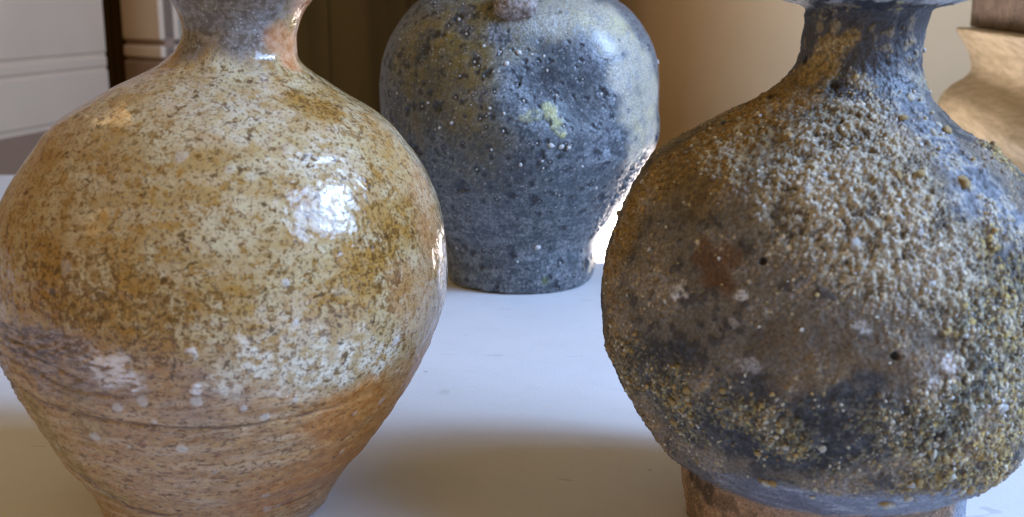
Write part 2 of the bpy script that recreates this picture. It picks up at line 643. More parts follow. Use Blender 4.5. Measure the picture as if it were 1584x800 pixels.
# ---------------------------------------------------------------- left vase: speckled ash glaze
def left_vase():
    zc = [0.0, 0.012, 0.022, 0.035, 0.05, 0.065, 0.08, 0.095, 0.108, 0.118, 0.126, 0.133, 0.139, 0.146, 0.153, 0.162]
    r = [0.03299, 0.03853, 0.04577, 0.05335, 0.06046, 0.06435, 0.06365, 0.06031, 0.05261, 0.04355, 0.03008, 0.01862, 0.01577, 0.01689, 0.02148, 0.02562]
    c = [-0.09028, -0.08909, -0.08777, -0.08612, -0.08512, -0.08415, -0.08319, -0.08286, -0.08235, -0.08240, -0.0816, -0.0789, -0.0767, -0.0758, -0.07493, -0.07405]
    lip = [(0.167, 0.0282), (0.1695, 0.0292), (0.1706, 0.0286), (0.1695, 0.0270), (0.162, 0.0226), (0.153, 0.018), (0.142, 0.0135), (0.13, 0.0135)]
    V = Pot(zc, r, c, 0.325, lip, 490, 730, 0.84)
    P = V.P0
    n1 = fbm(P, 60, 3)
    n2 = fbm(P, 200, 3, 5.0)
    out = (~V.inner)[:, None] * 1.0
    bl = V.border([(0, 488), (60, 500), (120, 520), (170, 542), (240, 546), (330, 575), (420, 600), (500, 598), (600, 572), (660, 525), (685, 470)])
    z = P[..., 2]
    glaze = sstep(-0.0024, 0.0024, z - bl + 0.0022 * n1 + 0.0020 * n2)
    neckg = V.spots([(330, 20, 75), (370, 45, 60), (300, 60, 45), (390, 10, 60), (290, 10, 60)], 0.9, n1, .5)
    orange = V.spots([(452, 70, 26), (466, 28, 30), (478, 0, 34), (446, 95, 20), (430, 60, 26, .8), (655, 300, 50, .3), (668, 360, 45, .35), (640, 450, 60, .25)], 0.8, n1, .4)
    flush = V.spots([(560, 690, 95), (480, 740, 90, .8), (640, 580, 60, .7), (600, 640, 80), (420, 770, 60, .7), (540, 640, 70), (655, 560, 40, .8)], 1.0, n1, .5)
    rust = V.spots([(520, 175, 55), (470, 160, 40), (580, 200, 40, .8), (590, 400, 90), (640, 330, 60, .9), (600, 280, 50, .6), (520, 470, 70, .8),
                    (440, 400, 60, .5), (220, 500, 80), (200, 470, 60), (270, 470, 50, .8), (150, 450, 90), (330, 500, 70, .7), (90, 430, 60), (60, 400, 60, .8), (200, 400, 60, .6), (310, 430, 60, .5),
                    (420, 500, 60, .6), (600, 530, 50, .7), (200, 525, 30), (110, 330, 70, .5), (300, 330, 80, .4), (180, 260, 60, .5)], 1.3, n1, .5)
    rust = np.maximum(rust, .75 * np.exp(-((z - bl - .004 - .003 * n1) / .003) ** 2) * sstep(-0.045, -0.085, P[..., 0]))
    rust = np.maximum(rust, 0.42 * glaze)
    purple = V.spots([(60, 530, 75), (20, 510, 60), (120, 560, 60, .8), (0, 560, 60), (190, 580, 50, .4), (300, 640, 50, .35), (330, 590, 60, .4)], 1.2, n2, .8) * (1 - glaze)
    cream = V.spots([(400, 560, 45), (470, 575, 50), (540, 560, 45), (600, 540, 35), (350, 585, 30, .8), (440, 520, 50, .6), (380, 180, 70, .5), (310, 150, 60, .4),
                     (500, 250, 60, .6), (350, 100, 40, .4)], 1.1, n2, .6)
    edge_glint = V.spots([(685, 430, 30), (684, 470, 28), (688, 390, 24), (680, 505, 24, .8)], .7, n1, .3)    # bright reflection along the right rim, painted pale into the colour
    spots_ = V.spots([(146, 675, 9), (280, 694, 8), (238, 652, 7), (302, 621, 9), (300, 600, 6), (182, 631, 7), (222, 621, 8), (376, 631, 6), (610, 527, 8),
                      (410, 647, 6), (105, 415, 10, .5), (440, 436, 6), (416, 787, 9, .7), (430, 783, 7, .6), (457, 617, 6, .8), (455, 500, 6), (590, 620, 6, .7),
                      (282, 245, 11, .5), (355, 262, 9, .35), (390, 272, 8, .35), (130, 760, 7, .7), (412, 765, 8, .6), (530, 700, 4, .7), (345, 605, 7, .6), (200, 690, 4, .7), (90, 690, 5, .6), (332, 730, 5, .5), (548, 640, 5, .5)], 0.5, n2 + .5 * fbm(P, 480, 2, 40.0), .55)
    # relief
    tilt = z + 0.02 * (P[..., 0] + 0.085)
    ring = np.sin(tilt * 2 * math.pi / 0.0062 + 1.8 * n1) * 0.5 + 0.5 * np.sin(tilt * 2 * math.pi / 0.0105 + 2.0 + n1)
    low = sstep(0.001, -0.006, z - bl)
    h = 0.00045 * fbm(P, 22, 2, 2.0) + ring * (0.00006 + 0.00013 * low) + 0.00005 * n2 + 0.00003 * fbm(P, 520, 2, 9.0)
    h = h + glaze * (0.00016 + 0.00006 * fbm(P, 95, 2, 4.0)) + spots_ * 0.00022
    # rough scraped clay
    sx = P.copy()
    sx[..., 2] *= 6.0
    sx[..., 2] -= sx[..., 0] * 2.0
    scr = fbm(sx, 130, 3, 3.0)
    h = h + 0.00045 * purple * scr + 0.00013 * low * scr
    glint = V.spots([(175, 572, 34), (150, 560, 22), (205, 590, 18), (300, 603, 10), (298, 546, 10)], 0.8, n2, .6)  # sparkle on the scraped patch, put into the colour as pale pink
    h = h + glint * (0.00022 * fbm(P, 420, 3, 8.0) + 0.0002)
    # incised lines
    def groove(pts, dep, wid):
        zl = V.border(pts)
        f = np.where(V.phi > math.pi, V.phi - 2 * math.pi, V.phi)
        ph = [V.phi[V.pick(*q)[1]] for q in (pts[0], pts[-1])]
        fade = (sstep(min(ph) - .25, min(ph) + .1, f) * sstep(max(ph) + .25, max(ph) - .1, f))[None, :]
        e = (z - zl + 0.0003 * n1) / wid
        return -dep * np.exp(-e * e) * fade + dep * .35 * np.exp(-(e + 2) ** 2) * fade
    hg = groove([(40, 606), (70, 625), (140, 647), (230, 660), (300, 663), (380, 660), (450, 648), (500, 634)], 0.0006, 0.00036)
    hg = hg + groove([(105, 720), (140, 745), (180, 775), (200, 786), (250, 798)], 0.0006, 0.0005)
    hg = hg + groove([(0, 548), (50, 572), (100, 600), (160, 612)], 0.0006, 0.0004) + groove([(0, 530), (60, 556), (120, 588)], 0.0005, 0.0004) + groove([(0, 516), (50, 536), (100, 566)], 0.0004, 0.0003) + groove([(10, 572), (60, 592), (120, 618)], 0.0003, 0.0003)
    hg = hg + groove([(430, 784), (470, 770), (500, 752)], 0.0004, 0.0004)
    h = h + hg
    groove_dark = np.clip(-hg / 0.00045, 0, 1) * sstep(-.9, .1, n2 + n1)  # darker colour along the incised grooves
    oliv = V.spots([(60, 650, 30), (90, 690, 35), (120, 730, 35), (45, 625, 25), (140, 660, 30, .6), (160, 760, 30, .7), (110, 610, 25, .6)], 1.0, n1 + n2, .5) * (1 - glaze)
    a4 = np.stack([groove_dark, oliv, np.zeros_like(groove_dark)], -1)
    # facet on the right
    h = h - 0.0006 * V.spots([(640, 300, 60), (600, 350, 50)], 1.6)
    V.displace(h * out)
    a1 = np.stack([glaze, rust, purple], -1)
    a2 = np.stack([np.maximum(flush, orange), cream, neckg], -1)
    a3 = np.stack([spots_, np.maximum(glint, edge_glint), orange], -1)

    n = NT('speckled_ash_glaze')
    _, g, ru, pu = n.attr('zone_a')
    _, fl, cr, ng = n.attr('zone_b')
    _, sp, gl, og = n.attr('zone_c')
    _, so, ol, _ = n.attr('zone_d')
    co = n.map((1, 1, 1.08), (0.12, 0.10, 0))
    A = n.noise(330, 6, .66, co=co)
    B = n.noise(560, 5, .66, co=co, dist=.5)
    C_ = n.noise(1250, 4, .65, co=co)
    D = n.noise(95, 5, .62, co=co)
    cl = n.mix(n.ramp(A, .35, .68), (0.36, 0.175, 0.055), (0.49, 0.29, 0.115))
    film = n.math('MULTIPLY', n.ramp(n.noise(120, 4, .65, co=n.map((0.5, 0.5, 3.0))), .46, .62), n.math('SUBTRACT', 1.0, n.math('MULTIPLY', fl, .6)))
    cl = n.mix(n.math('MULTIPLY', film, .55), cl, (0.58, 0.43, 0.285))
    cl = n.mix(n.ramp(C_, .50, .62, 0, .65), cl, (0.60, 0.46, 0.29))
    cl = n.mix(n.math('MULTIPLY', n.ramp(n.noise(420, 4, .65, co=n.map((1, 1, 2.6))), .53, .61), .85), cl, (0.17, 0.072, 0.022))
    cl = n.mix(pu, cl, n.mix(n.ramp(n.noise(260, 4, .6, co=n.map((1, 1, 4))), .4, .62), (0.13, 0.095, 0.09), (0.40, 0.29, 0.24)))
    cl = n.mix(n.math('MULTIPLY', fl, .95), cl, n.mix(n.ramp(A, .35, .65), (0.36, 0.125, 0.020), (0.52, 0.24, 0.070)))
    band = n.noise(150, 4, .6, co=n.map((0.3, 0.3, 1.4), (0.10, 0.06, 0)))
    cl = n.mix(n.math('MULTIPLY', ol, .8), cl, n.mix(n.ramp(A, .4, .6), (0.17, 0.095, 0.022), (0.42, 0.30, 0.13)))
    gz = n.mix(n.ramp(D, .36, .66), (0.40, 0.262, 0.105), (0.49, 0.365, 0.190))
    gz = n.mix(n.math('MULTIPLY', n.ramp(band, .46, .62), .5), gz, (0.57, 0.46, 0.295))
    gz = n.mix(n.math('MULTIPLY', n.ramp(C_, .52, .62), .45), gz, (0.61, 0.515, 0.36))
    t0 = n.math('SUBTRACT', .565, n.math('MULTIPLY', ru, .105))
    gz = n.mix(n.math('MULTIPLY', n.ramp(A, t0, n.math('ADD', t0, .075)), .80), gz, n.mix(n.ramp(D, .4, .6), (0.34, 0.165, 0.032), (0.25, 0.125, 0.030)))
    gz = n.mix(n.math('MULTIPLY', n.math('MULTIPLY', n.ramp(D, .62, .42), ru), .75), gz, (0.36, 0.175, 0.032))
    col = n.mix(g, cl, gz)
    col = n.mix(n.math('MULTIPLY', n.ramp(A, .40, .58), n.math('MULTIPLY', cr, .95)), col, (0.74, 0.67, 0.53))
    t1 = n.math('SUBTRACT', 0.594, n.math('MULTIPLY', ru, .075))
    sp1 = n.ramp(B, t1, n.math('ADD', t1, .035))
    col = n.mix(n.math('MULTIPLY', sp1, .78), col, n.mix(C_, (0.20, 0.088, 0.018), (0.075, 0.034, 0.010)))
    t2 = n.math('SUBTRACT', 0.580, n.math('MULTIPLY', ru, .05))
    sp2 = n.ramp(C_, t2, n.math('ADD', t2, .035))
    col = n.mix(n.math('MULTIPLY', sp2, .72), col, (0.085, 0.042, 0.012))
    E_ = n.noise(290, 3, .6, co=co, dist=.6)
    sp3 = n.ramp(E_, n.math('SUBTRACT', .665, n.math('MULTIPLY', ru, .055)), n.math('SUBTRACT', .69, n.math('MULTIPLY', ru, .055)))
    col = n.mix(n.math('MULTIPLY', sp3, .8), col, (0.075, 0.036, 0.012))
    ngc = n.mix(n.ramp(B, .40, .64), (0.10, 0.085, 0.08), (0.27, 0.245, 0.235))
    ngc = n.mix(n.ramp(C_, .60, .70), ngc, (0.60, 0.58, 0.56))
    col = n.mix(n.math('MULTIPLY', ng, .9), col, ngc)
    col = n.mix(n.math('MULTIPLY', og, .85), col, n.mix(n.ramp(A, .35, .62), (0.40, 0.13, 0.035), (0.62, 0.33, 0.18)))
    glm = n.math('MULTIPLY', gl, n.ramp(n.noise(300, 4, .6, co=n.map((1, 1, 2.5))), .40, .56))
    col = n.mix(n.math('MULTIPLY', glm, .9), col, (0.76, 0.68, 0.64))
    col = n.mix(n.math('MULTIPLY', sp, .5), col, (0.66, 0.64, 0.61))
    col = n.mix(n.math('MULTIPLY', so, .8), col, (0.085, 0.050, 0.030))
    rough = n.math('ADD', n.ramp(g, 0, 1, .26, .05), n.math('MULTIPLY', C_, .06))
    rough = n.math('SUBTRACT', rough, n.math('MULTIPLY', gl, .10), True)
    nm = n.bump(n.math('MULTIPLY', n.noise(500, 4, .7), gl), .6, .0012, n.bump(C_, .16, .0003, n.bump(n.noise(150, 2), .50, .0014, n.bump(n.noise(420, 2), .30, .0006))))
    mat = n.done(col, rough, nm)
    root = empty('bottle_vase', (0, 0, 0))
    tag(root, 'glossy tan and cream bottle vase with brown speckled glaze, foremost on the left', 'vase', 'small stoneware vases on the table')
    sp_rows = [int(np.searchsorted(V.z[:350], 0.016)), int(np.searchsorted(V.z[:np.argmax(V.z)], 0.134))]
    V.build(root, sp_rows, ['foot', 'body', 'neck'], [mat] * 3, {'zone_a': a1, 'zone_b': a2, 'zone_c': a3, 'zone_d': a4})
    return V

# ---------------------------------------------------------------- middle vase: pitted blue grey ash
def middle_vase():
    zc = [0.0, 0.008, 0.016, 0.024, 0.035, 0.05, 0.065, 0.08, 0.095, 0.11, 0.125, 0.137, 0.147, 0.156]
    r = [0.03932, 0.04108, 0.04124, 0.04256, 0.05015, 0.05991, 0.06822, 0.07336, 0.07403, 0.07363, 0.07045, 0.06429, 0.05586, 0.04313]
    c = [0.00434, 0.00498, 0.0044, 0.00324, 0.00277, 0.00321, 0.00381, 0.00481, 0.00427, 0.00427, 0.00444, 0.00426, 0.00349, 0.00276]
    lip = [(0.162, 0.031), (0.168, 0.0225), (0.176, 0.019), (0.186, 0.0185), (0.194, 0.0215), (0.199, 0.025), (0.2008, 0.0248), (0.199, 0.023), (0.19, 0.0165), (0.175, 0.016), (0.165, 0.018)]
    V = Pot(zc, r, c, 0.613, lip, 480, 650, 0.82)
    P = V.P0
    z = P[..., 2]
    n1 = fbm(P, 55, 3)
    n2 = fbm(P, 190, 3, 5.0)
    n3 = fbm(P, 620, 2, 1.0)
    out = (~V.inner)[:, None] * 1.0
    sx = P.copy()
    sx[..., 2] *= 5
    streak = fbm(sx, 90, 3, 2.0)
    n5 = fbm(P, 1050, 2, 31.0)
    olive = V.spots([(690, 55, 60), (725, 100, 55), (650, 60, 50, .9), (720, 180, 50, .7), (640, 115, 45, .6), (740, 15, 60, .8), (690, 150, 50, .5), (760, 215, 40, .35), (615, 100, 30, .6), (760, 40, 60, .8), (790, 60, 40, .6), (640, 200, 40, .4), (820, 20, 50, .5), (740, 260, 50, .35), (650, 230, 40, .3)], 1.3, n1, .8)
    pale = V.spots([(968, 120, 30), (978, 170, 30), (988, 212, 26), (945, 60, 30), (900, 10, 40, .8), (998, 110, 40), (1004, 160, 36), (1006, 205, 32), (975, 65, 32), (950, 35, 40), (985, 90, 30), (1012, 140, 30), (985, 235, 22), (915, 25, 40, .9), (870, 20, 45, .75), (820, 15, 40, .5)], .9, n1 + .3 * n2, .4)
    film = V.spots([(830, 165, 60, .6), (790, 80, 60, .6), (900, 90, 50, .9), (935, 80, 30), (780, 130, 40, .5), (930, 230, 40, .5), (860, 230, 40, .4), (780, 40, 50, .7), (930, 150, 30, .7)], 1.3, n1, .7)
    dark = V.spots([(855, 110, 65), (905, 140, 50), (880, 90, 50), (920, 180, 40, .6), (820, 100, 40, .8), (920, 110, 25, .8), (880, 210, 40, .5), (780, 240, 60, .5), (650, 160, 60, .6), (620, 190, 50, .6)], 1.2, n1, .6)
    green = V.spots([(850, 168, 9), (857, 178, 11), (863, 190, 12), (868, 200, 9), (818, 180, 9, .6), (830, 178, 8, .6), (808, 182, 6, .5), (872, 206, 7), (856, 176, 12)], .8, n2, .45)
    tan = V.spots([(916, 405, 9), (918, 393, 7), (913, 415, 8)], .7, n2, .4)
    moss = V.spots([(842, 436, 6), (846, 433, 4)], .8, n2, .6)
    col = np.zeros(P.shape, np.float32) + np.array([0.054, 0.069, 0.082], np.float32)
    col = lerp(col, (0.16, 0.185, 0.205), sstep(-.1, .65, .3 * streak + .6 * n3 + .35 * n2 + .6 * n5) * .85)
    lowg = sstep(0.062, 0.035, z)
    col = lerp(col, (0.225, 0.245, 0.265), lowg * sstep(-.4, .7, .5 * streak + .6 * n2 + .6 * n5) * .7)
    col = lerp(col, (0.030, 0.037, 0.052), sstep(.12, .5, -n3 * .7 - .5 * n5 - .4 * n1) * .75)
    col = lerp(col, (0.40, 0.44, 0.50), film * sstep(-.5, .6, n2 + .6 * n3 + .5 * n5) * .85)
    col = lerp(col, (0.017, 0.024, 0.034), dark * sstep(-.9, .25, n2 + .4 * n1 + .4 * n5) * .92)
    col = lerp(col, np.array([0.205, 0.158, 0.045]), olive * sstep(-.6, .35, n1 + .5 * n2 + .3 * n5) * .92)
    col = lerp(col, (0.10, 0.085, 0.05), olive * sstep(.1, .6, n2) * .6)
    pcol = np.zeros(P.shape, np.float32) + np.array([0.36, 0.335, 0.265], np.float32)
    pcol = lerp(pcol, (0.44, 0.39, 0.24), sstep(-.1, .5, n1 + .3 * n2) * .85)
    pcol = lerp(pcol, (0.22, 0.235, 0.26), sstep(.15, .7, n2 + .5 * n3 + .4 * n5) * .65)
    col = col * (1 - pale[..., None]) + pcol * pale[..., None]
    col = lerp(col, (0.42, 0.41, 0.17), green * .9 * sstep(-.9, .1, n2 + .5 * n5))
    col = lerp(col, (0.48, 0.38, 0.24), tan)
    col = lerp(col, (0.085, 0.10, 0.025), moss * .9)
    h = 0.0009 * fbm(P, 16, 2, 7.0) + 0.00028 * n1 + 0.00010 * n2 + 0.00006 * n3 + 0.00010 * streak * lowg
    # dented sides and ripples low on the right
    h = h - 0.0062 * V.spots([(868, 118, 74)], 1.3) + 0.0008 * V.spots([(900, 85, 40), (835, 180, 40)], 1.5) - 0.001 * V.spots([(690, 110, 60)], 1.6)
    rip = V.spots([(975, 275, 30), (955, 305, 28), (935, 330, 24), (990, 250, 22), (925, 350, 22)], 1.0)
    rp = P.copy()
    rp[..., 2] *= 2.2
    h = h + rip * 0.0011 * fbm(rp, 210, 3, 4.0)
    h = h + pale * 0.00018 + green * .00025 + sstep(0.003, 0.0, z) * 0.0004 * n2
    # pits: dark craters, many with a white grain in them
    pits = []
    ok = np.argwhere((V.facing > 0.12) & (V.py > -10) & ~V.inner[:, None])
    tries = 0
    while len(pits) < 760 and tries < 9000:
        tries += 1
        i, j = ok[rng.integers(len(ok))]
        if pale[i, j] > .4 and rng.random() > .08:
            continue
        if z[i, j] < 0.05 and rng.random() > .5:
            continue
        if olive[i, j] + dark[i, j] < .3 and rng.random() > .62:
            continue
        if film[i, j] > .5 and rng.random() > .6:
            continue
        pits.append((P[i, j], rng.lognormal(-7.12, .46), V.N0[i, j], rng.random()))
    dk = np.zeros(P.shape[:2])
    halo = np.zeros(P.shape[:2])
    for p, rr, nn, u in pits:
        w = V.window(p, rr * 3.2)
        q = np.linalg.norm(P[w] - p, axis=-1) / rr
        q = q + 0.75 * n3[w] + .5 * n2[w]
        hole = sstep(1.15, .35, q)
        h[w] -= hole * rr * .30
        h[w] += rr * .07 * np.exp(-((q - 1.35) / .3) ** 2)
        halo[w] = np.maximum(halo[w], (np.exp(-((q - 2.3) / .55) ** 2) if u < .45 else 0))
        dk[w] = np.maximum(dk[w], sstep(1.9, .6, q) * (.95 if u < .8 else .5))
    col = lerp(col, (0.27, 0.29, 0.29), halo * .22)
    col = lerp(col, (0.022, 0.027, 0.038), dk * .92)
    # a scatter of finest white and dark flecks
    col = lerp(col, (0.50, 0.50, 0.50), sstep(.72, .9, fbm(P, 900, 1, 33.0) * 1.3) * (1 - dk) * .9)
    V.displace(h * out)
    gloss = np.stack([np.clip(.46 - .14 * olive - .1 * film + .05 * n2 - .20 * rip, .18, .8), pale, dk], -1)

    n = NT('pitted_blue_grey_ash')
    c_, _, _, _ = n.attr('albedo')
    _, ro, pa_, dk_ = n.attr('gloss')
    B = n.noise(1100, 3, .6)
    col_n = n.mix(1.0, c_, n.mix(n.ramp(B, .3, .7), (0.62, 0.62, 0.62), (1.35, 1.35, 1.36)), 'MULTIPLY')
    nm = n.bump(B, .45, .0005, n.bump(n.noise(420, 3), .3, .0007))
    mat = n.done(col_n, ro, nm, Coat_Weight=0.12, Coat_Roughness=0.25)
    root = empty('lug_vase', (0, 0, 0))
    tag(root, 'dark blue grey pitted vase with small clay lug, standing behind the other two', 'vase', 'small stoneware vases on the table')
    sr = [int(np.searchsorted(V.z[:250], 0.023)), int(np.searchsorted(V.z[:np.argmax(V.z)], 0.160))]
    V.build(root, sr, ['foot', 'body', 'neck'], [mat] * 3, {'albedo': col, 'gloss': gloss})
    off = np.array([V.x0, V.base[1], 0])

    # white grains
    n = NT('white_feldspar')
    m_w = n.done(n.mix(n.noise(500), (0.40, 0.39, 0.37), (0.60, 0.59, 0.57)), 0.45)
    meshes = [stone_mesh('pebble', m_w, 3.1 + k, 1, .7) for k in range(6)]
    def pebble(p, nn, size, sink):
        o = bpy.data.objects.new('pebble', meshes[random.randrange(6)])
        COL.objects.link(o)
        sit(o, root, off, p, nn, size, sink)
    named = [(868, 228, 5), (880, 229, 5), (853, 226, 5.5), (806, 255, 4.5), (802, 78, 6), (783, 98, 5), (832, 383, 6), (900, 258, 4), (921, 290, 4), (680, 198, 4.5), (661, 160, 4.5),
             (672, 332, 5), (866, 147, 4), (845, 80, 4.5), (824, 79, 4.5), (770, 110, 4), (757, 168, 4), (779, 176, 4), (698, 190, 4), (748, 70, 4), (838, 250, 4), (1017, 96, 5), (800, 405, 3.5),
             (615, 145, 3.5), (620, 62, 3), (709, 117, 3.5), (850, 105, 3.5), (706, 385, 4), (760, 232, 3.5), (840, 260, 3)]
    for px, py, s in named:
        i, j = V.pick(px, py)
        pebble(V.P[i, j], V.N[i, j], s * (.68 if s < 5 else .95) * V.dep[i, j] / FOC, .40)
    k = 0
    for p, rr, nn, u in pits:
        if u < .30 and k < 190:
            k += 1
            w = V.window(p, 0.003)
            q = np.linalg.norm(P[w] - p, axis=-1)
            i, j = np.unravel_index(np.argmin(q), q.shape)
            i += w.start
            pebble(V.P[i, j], nn, max(rr * .42, .00032) * random.uniform(.7, 1.3), .3)
    # lug on the shoulder
    n = NT('pinkish_raw_clay')
    A = n.noise(420, 4, .65)
    cc = n.mix(n.ramp(A, .35, .66), (0.15, 0.115, 0.095), (0.36, 0.31, 0.285))
    cc = n.mix(n.ramp(n.noise(800, 2), .60, .70), cc, (0.62, 0.58, 0.56))
    m_l = n.done(cc, .7, n.bump(A, .8, .001))
    i, j = V.pick(797, 12)
    p, nn = V.P[i, j], V.N[i, j]
    bm = bmesh.new()
    bmesh.ops.create_uvsphere(bm, u_segments=48, v_segments=28, radius=1.0)
    for v in bm.verts:
        q = v.co.copy()
        e = 3.0
        sgn = lambda t: math.copysign(abs(t) ** .72, t)
        v.co = Vector((sgn(q.x) * .0105, sgn(q.y) * .0085, sgn(q.z) * .0075))
        v.co += q * 0.0009 * mnoise.fractal((q.x * 2.2, q.y * 2.2, q.z * 2.2), .8, 2, 4)
    lug = bm_obj('lug', bm, m_l, root, True)
    lug.rotation_mode = 'QUATERNION'
    ax = Vector((0.02, -0.78, 0.62)).normalized()
    lug.rotation_quaternion = ax.to_track_quat('Z', 'Y')
    lug.location = Vector(p - off + nn * 0.001) + Vector((0, 0, 0.0012))
    return V

# ---------------------------------------------------------------- right vase: kiln crusted
def right_vase():
    zc = [0, .012, .022, .0265, .031, .037, .045, .056, .07, .083, .094, .103, .111, .118, .125, .133, .141, .146, .1485, .1500]
    r = [0.0368, 0.03749, 0.03830, 0.03850, 0.04430, 0.04960, 0.05295, 0.05633, 0.05748, 0.05648, 0.05367, 0.05014, 0.04360, 0.03252, 0.02244, 0.01605, 0.01490, 0.01510, 0.01690, 0.02261]
    c = [0.08699, 0.08627, 0.08556, 0.08566, 0.08604, 0.0865, 0.08515, 0.08263, 0.08114, 0.08138, 0.08218, 0.08270, 0.08235, 0.08329, 0.08588, 0.08836, 0.08912, 0.08952, 0.0905, 0.09152]
    lip = [(0.1507, 0.0247), (0.1519, 0.0254), (0.1545, 0.0256), (0.1565, 0.0249), (0.157, 0.0235), (0.1555, 0.0215), (0.148, 0.0145), (0.138, 0.0122), (0.125, 0.0125)]
    # outline measured at depth 0.295, vase stands at 0.312
    S = 0.312 / 0.295
    zc = [CAM_H + (q - CAM_H) * S for q in zc]
    r = [q * S for q in r]
    c = [q * S for q in c]
    lip = [(CAM_H + (a - CAM_H) * S, b * S) for a, b in lip]
    z0 = np.linspace(0, zc[-1], 400)
    r = list(hermite(zc, r, z0))
    c = list(hermite(zc, c, z0))
    zc = list(z0)
    V = Pot(zc, r, c, 0.312, lip, 700, 1090, 0.86)
    P = V.P0
    z = P[..., 2]
    n0 = fbm(P, 25, 2, 3.0)
    n1 = fbm(P, 70, 3)
    n2 = fbm(P, 220, 3, 5.0)
    n3 = fbm(P, 560, 2, 1.0)
    n4 = fbm(P, 1000, 2, 21.0)
    out = (~V.inner)[:, None] * 1.0
    neck = sstep(0.1207, 0.129, z + 0.003 * n1)
    ochre = V.spots([(1205, 150, 55), (1150, 190, 60), (1090, 225, 65), (1030, 260, 60), (985, 310, 45), (1240, 150, 40, .8), (1180, 220, 60, .8), (1100, 270, 60, .6), (970, 350, 40, .8), (950, 400, 40, .5)], .9, n1, .5)
    neckt = V.spots([(1272, 92, 26), (1290, 75, 20), (1312, 62, 13, .9), (1322, 55, 9, .9), (1255, 110, 24), (1280, 110, 16, .8)], .7, n2, .6)
    white = V.spots([(1300, 220, 70), (1260, 290, 85), (1350, 300, 90), (1400, 380, 90), (1440, 430, 60), (1320, 380, 70, .9), (1240, 340, 60, .6), (1380, 230, 50, .9), (1210, 300, 50, .6), (1480, 420, 50, .8), (1340, 170, 45, .8), (1460, 360, 50)], .9, n1, .6)
    blue = V.spots([(1410, 150, 40), (1450, 210, 40), (1490, 255, 45), (1530, 305, 40), (1550, 335, 40), (1430, 115, 30, .9), (1500, 310, 30, .8), (1390, 180, 30, .6), (1575, 350, 30)], .8, n1, .5)
    yel = V.spots([(1560, 400, 60), (1580, 470, 50, .8), (1530, 230, 25), (1560, 255, 30), (1545, 440, 50, .7), (1584, 560, 60, .6), (1500, 700, 60, .9), (1540, 690, 60, .9), (1500, 755, 40, .9), (1540, 735, 40, .9), (1440, 730, 50, .8),
                    (1560, 640, 60, .7), (1240, 680, 50, .5), (1170, 650, 40, .4), (1050, 610, 40, .5)], 1.0, n1, .7)
    mixr = V.spots([(1520, 560, 70), (1470, 620, 60), (1560, 520, 60), (1500, 490, 50), (1560, 600, 70), (1450, 680, 60, .8)], 1.0, n1, .6)
    charc = V.spots([(980, 570, 60, .8), (1040, 610, 65), (1110, 650, 65), (1190, 670, 65), (1270, 680, 70), (1350, 670, 60), (1420, 670, 60), (1490, 620, 60, .8), (1520, 480, 45, .8), (1570, 460, 40, .8),
                     (1060, 660, 40), (1140, 620, 40, .6), (1300, 650, 50), (1280, 180, 30, .8), (1310, 130, 40)], .8, n1, .7)
    tanl = V.spots([(945, 430, 40), (945, 490, 40), (960, 550, 40), (985, 600, 35), (1010, 650, 30), (960, 380, 35, .7), (1030, 690, 25, .6)], .9, n1, .5)
    rustm = V.spots([(1105, 405, 32), (1110, 430, 26), (1090, 390, 22), (1130, 400, 22, .7)], .9, n2, .6)
    brown = V.spots([(1260, 580, 80, .8), (1330, 600, 60), (1380, 620, 40), (1240, 540, 60, .7), (1400, 560, 60, .6), (1220, 610, 50, .6)], 1.1, n1, .6)
    smooth = sstep(0.0340, 0.0300, z + .0016 * n1 - 0.02 * (P[..., 0] - 0.085)) * sstep(-0.9, -0.4, P[..., 0] * 20 - 1.7) * sstep(0.135, 0.108, P[..., 0] + .006 * n1)
    foot = sstep(0.0210, 0.0192, z + .0006 * n2)

    A3 = lambda *c_: np.array(c_, np.float32)
    col = np.zeros(P.shape, np.float32) + A3(0.155, 0.128, 0.098)
    col = lerp(col, A3(0.235, 0.20, 0.17), sstep(-.05, .6, .7 * n1 + .6 * n2 + .4 * n4) * .75)
    col = lerp(col, A3(0.032, 0.028, 0.027), sstep(.0, .55, n2 - .4 * n1 + .4 * n3) * .8)
    col = lerp(col, A3(0.21, 0.135, 0.065), brown * sstep(-.5, .4, n2) * .8)
    col = lerp(col, A3(0.27, 0.20, 0.13), tanl * .75)
    col = lerp(col, A3(0.275, 0.165, 0.042), ochre * .9)
    col = lerp(col, A3(0.11, 0.065, 0.025), ochre * sstep(.05, .5, n2) * .7)
    col = lerp(col, A3(0.12, 0.050, 0.014), rustm * .85)
    col = lerp(col, A3(0.040, 0.041, 0.048), np.clip(charc * 1.25, 0, 1) * .96)
    col = lerp(col, A3(0.21, 0.185, 0.125), charc * sstep(.05, .5, .8 * n3 + .7 * n4 + .3 * n1) * .75)
    col = lerp(col, A3(0.11, 0.11, 0.115), charc * sstep(.0, .5, n2) * .6)
    col = lerp(col, A3(0.42, 0.365, 0.27), white * .85)
    col = lerp(col, A3(0.09, 0.075, 0.06), white * sstep(.05, .45, -n2 - .4 * n1 - .3 * n3) * .85)
    col = lerp(col, A3(0.19, 0.21, 0.25), blue * .92)
    col = lerp(col, A3(0.40, 0.36, 0.28), blue * sstep(.1, .5, n2 + .7 * n3) * .8)
    col = lerp(col, A3(0.07, 0.075, 0.09), blue * sstep(.1, .5, -n2 - .6 * n3) * .7)
    col = lerp(col, A3(0.17, 0.185, 0.235), smooth * .9)
    col = lerp(col, A3(0.33, 0.34, 0.37), smooth * sstep(.15, .5, fbm(P * A3(1, 1, 4), 130, 3, 6.0)) * .8)
    nk = np.zeros(P.shape, np.float32) + A3(0.056, 0.057, 0.068)
    nk = lerp(nk, A3(0.125, 0.12, 0.125), sstep(-.1, .5, n1 + .5 * n2) * .7)
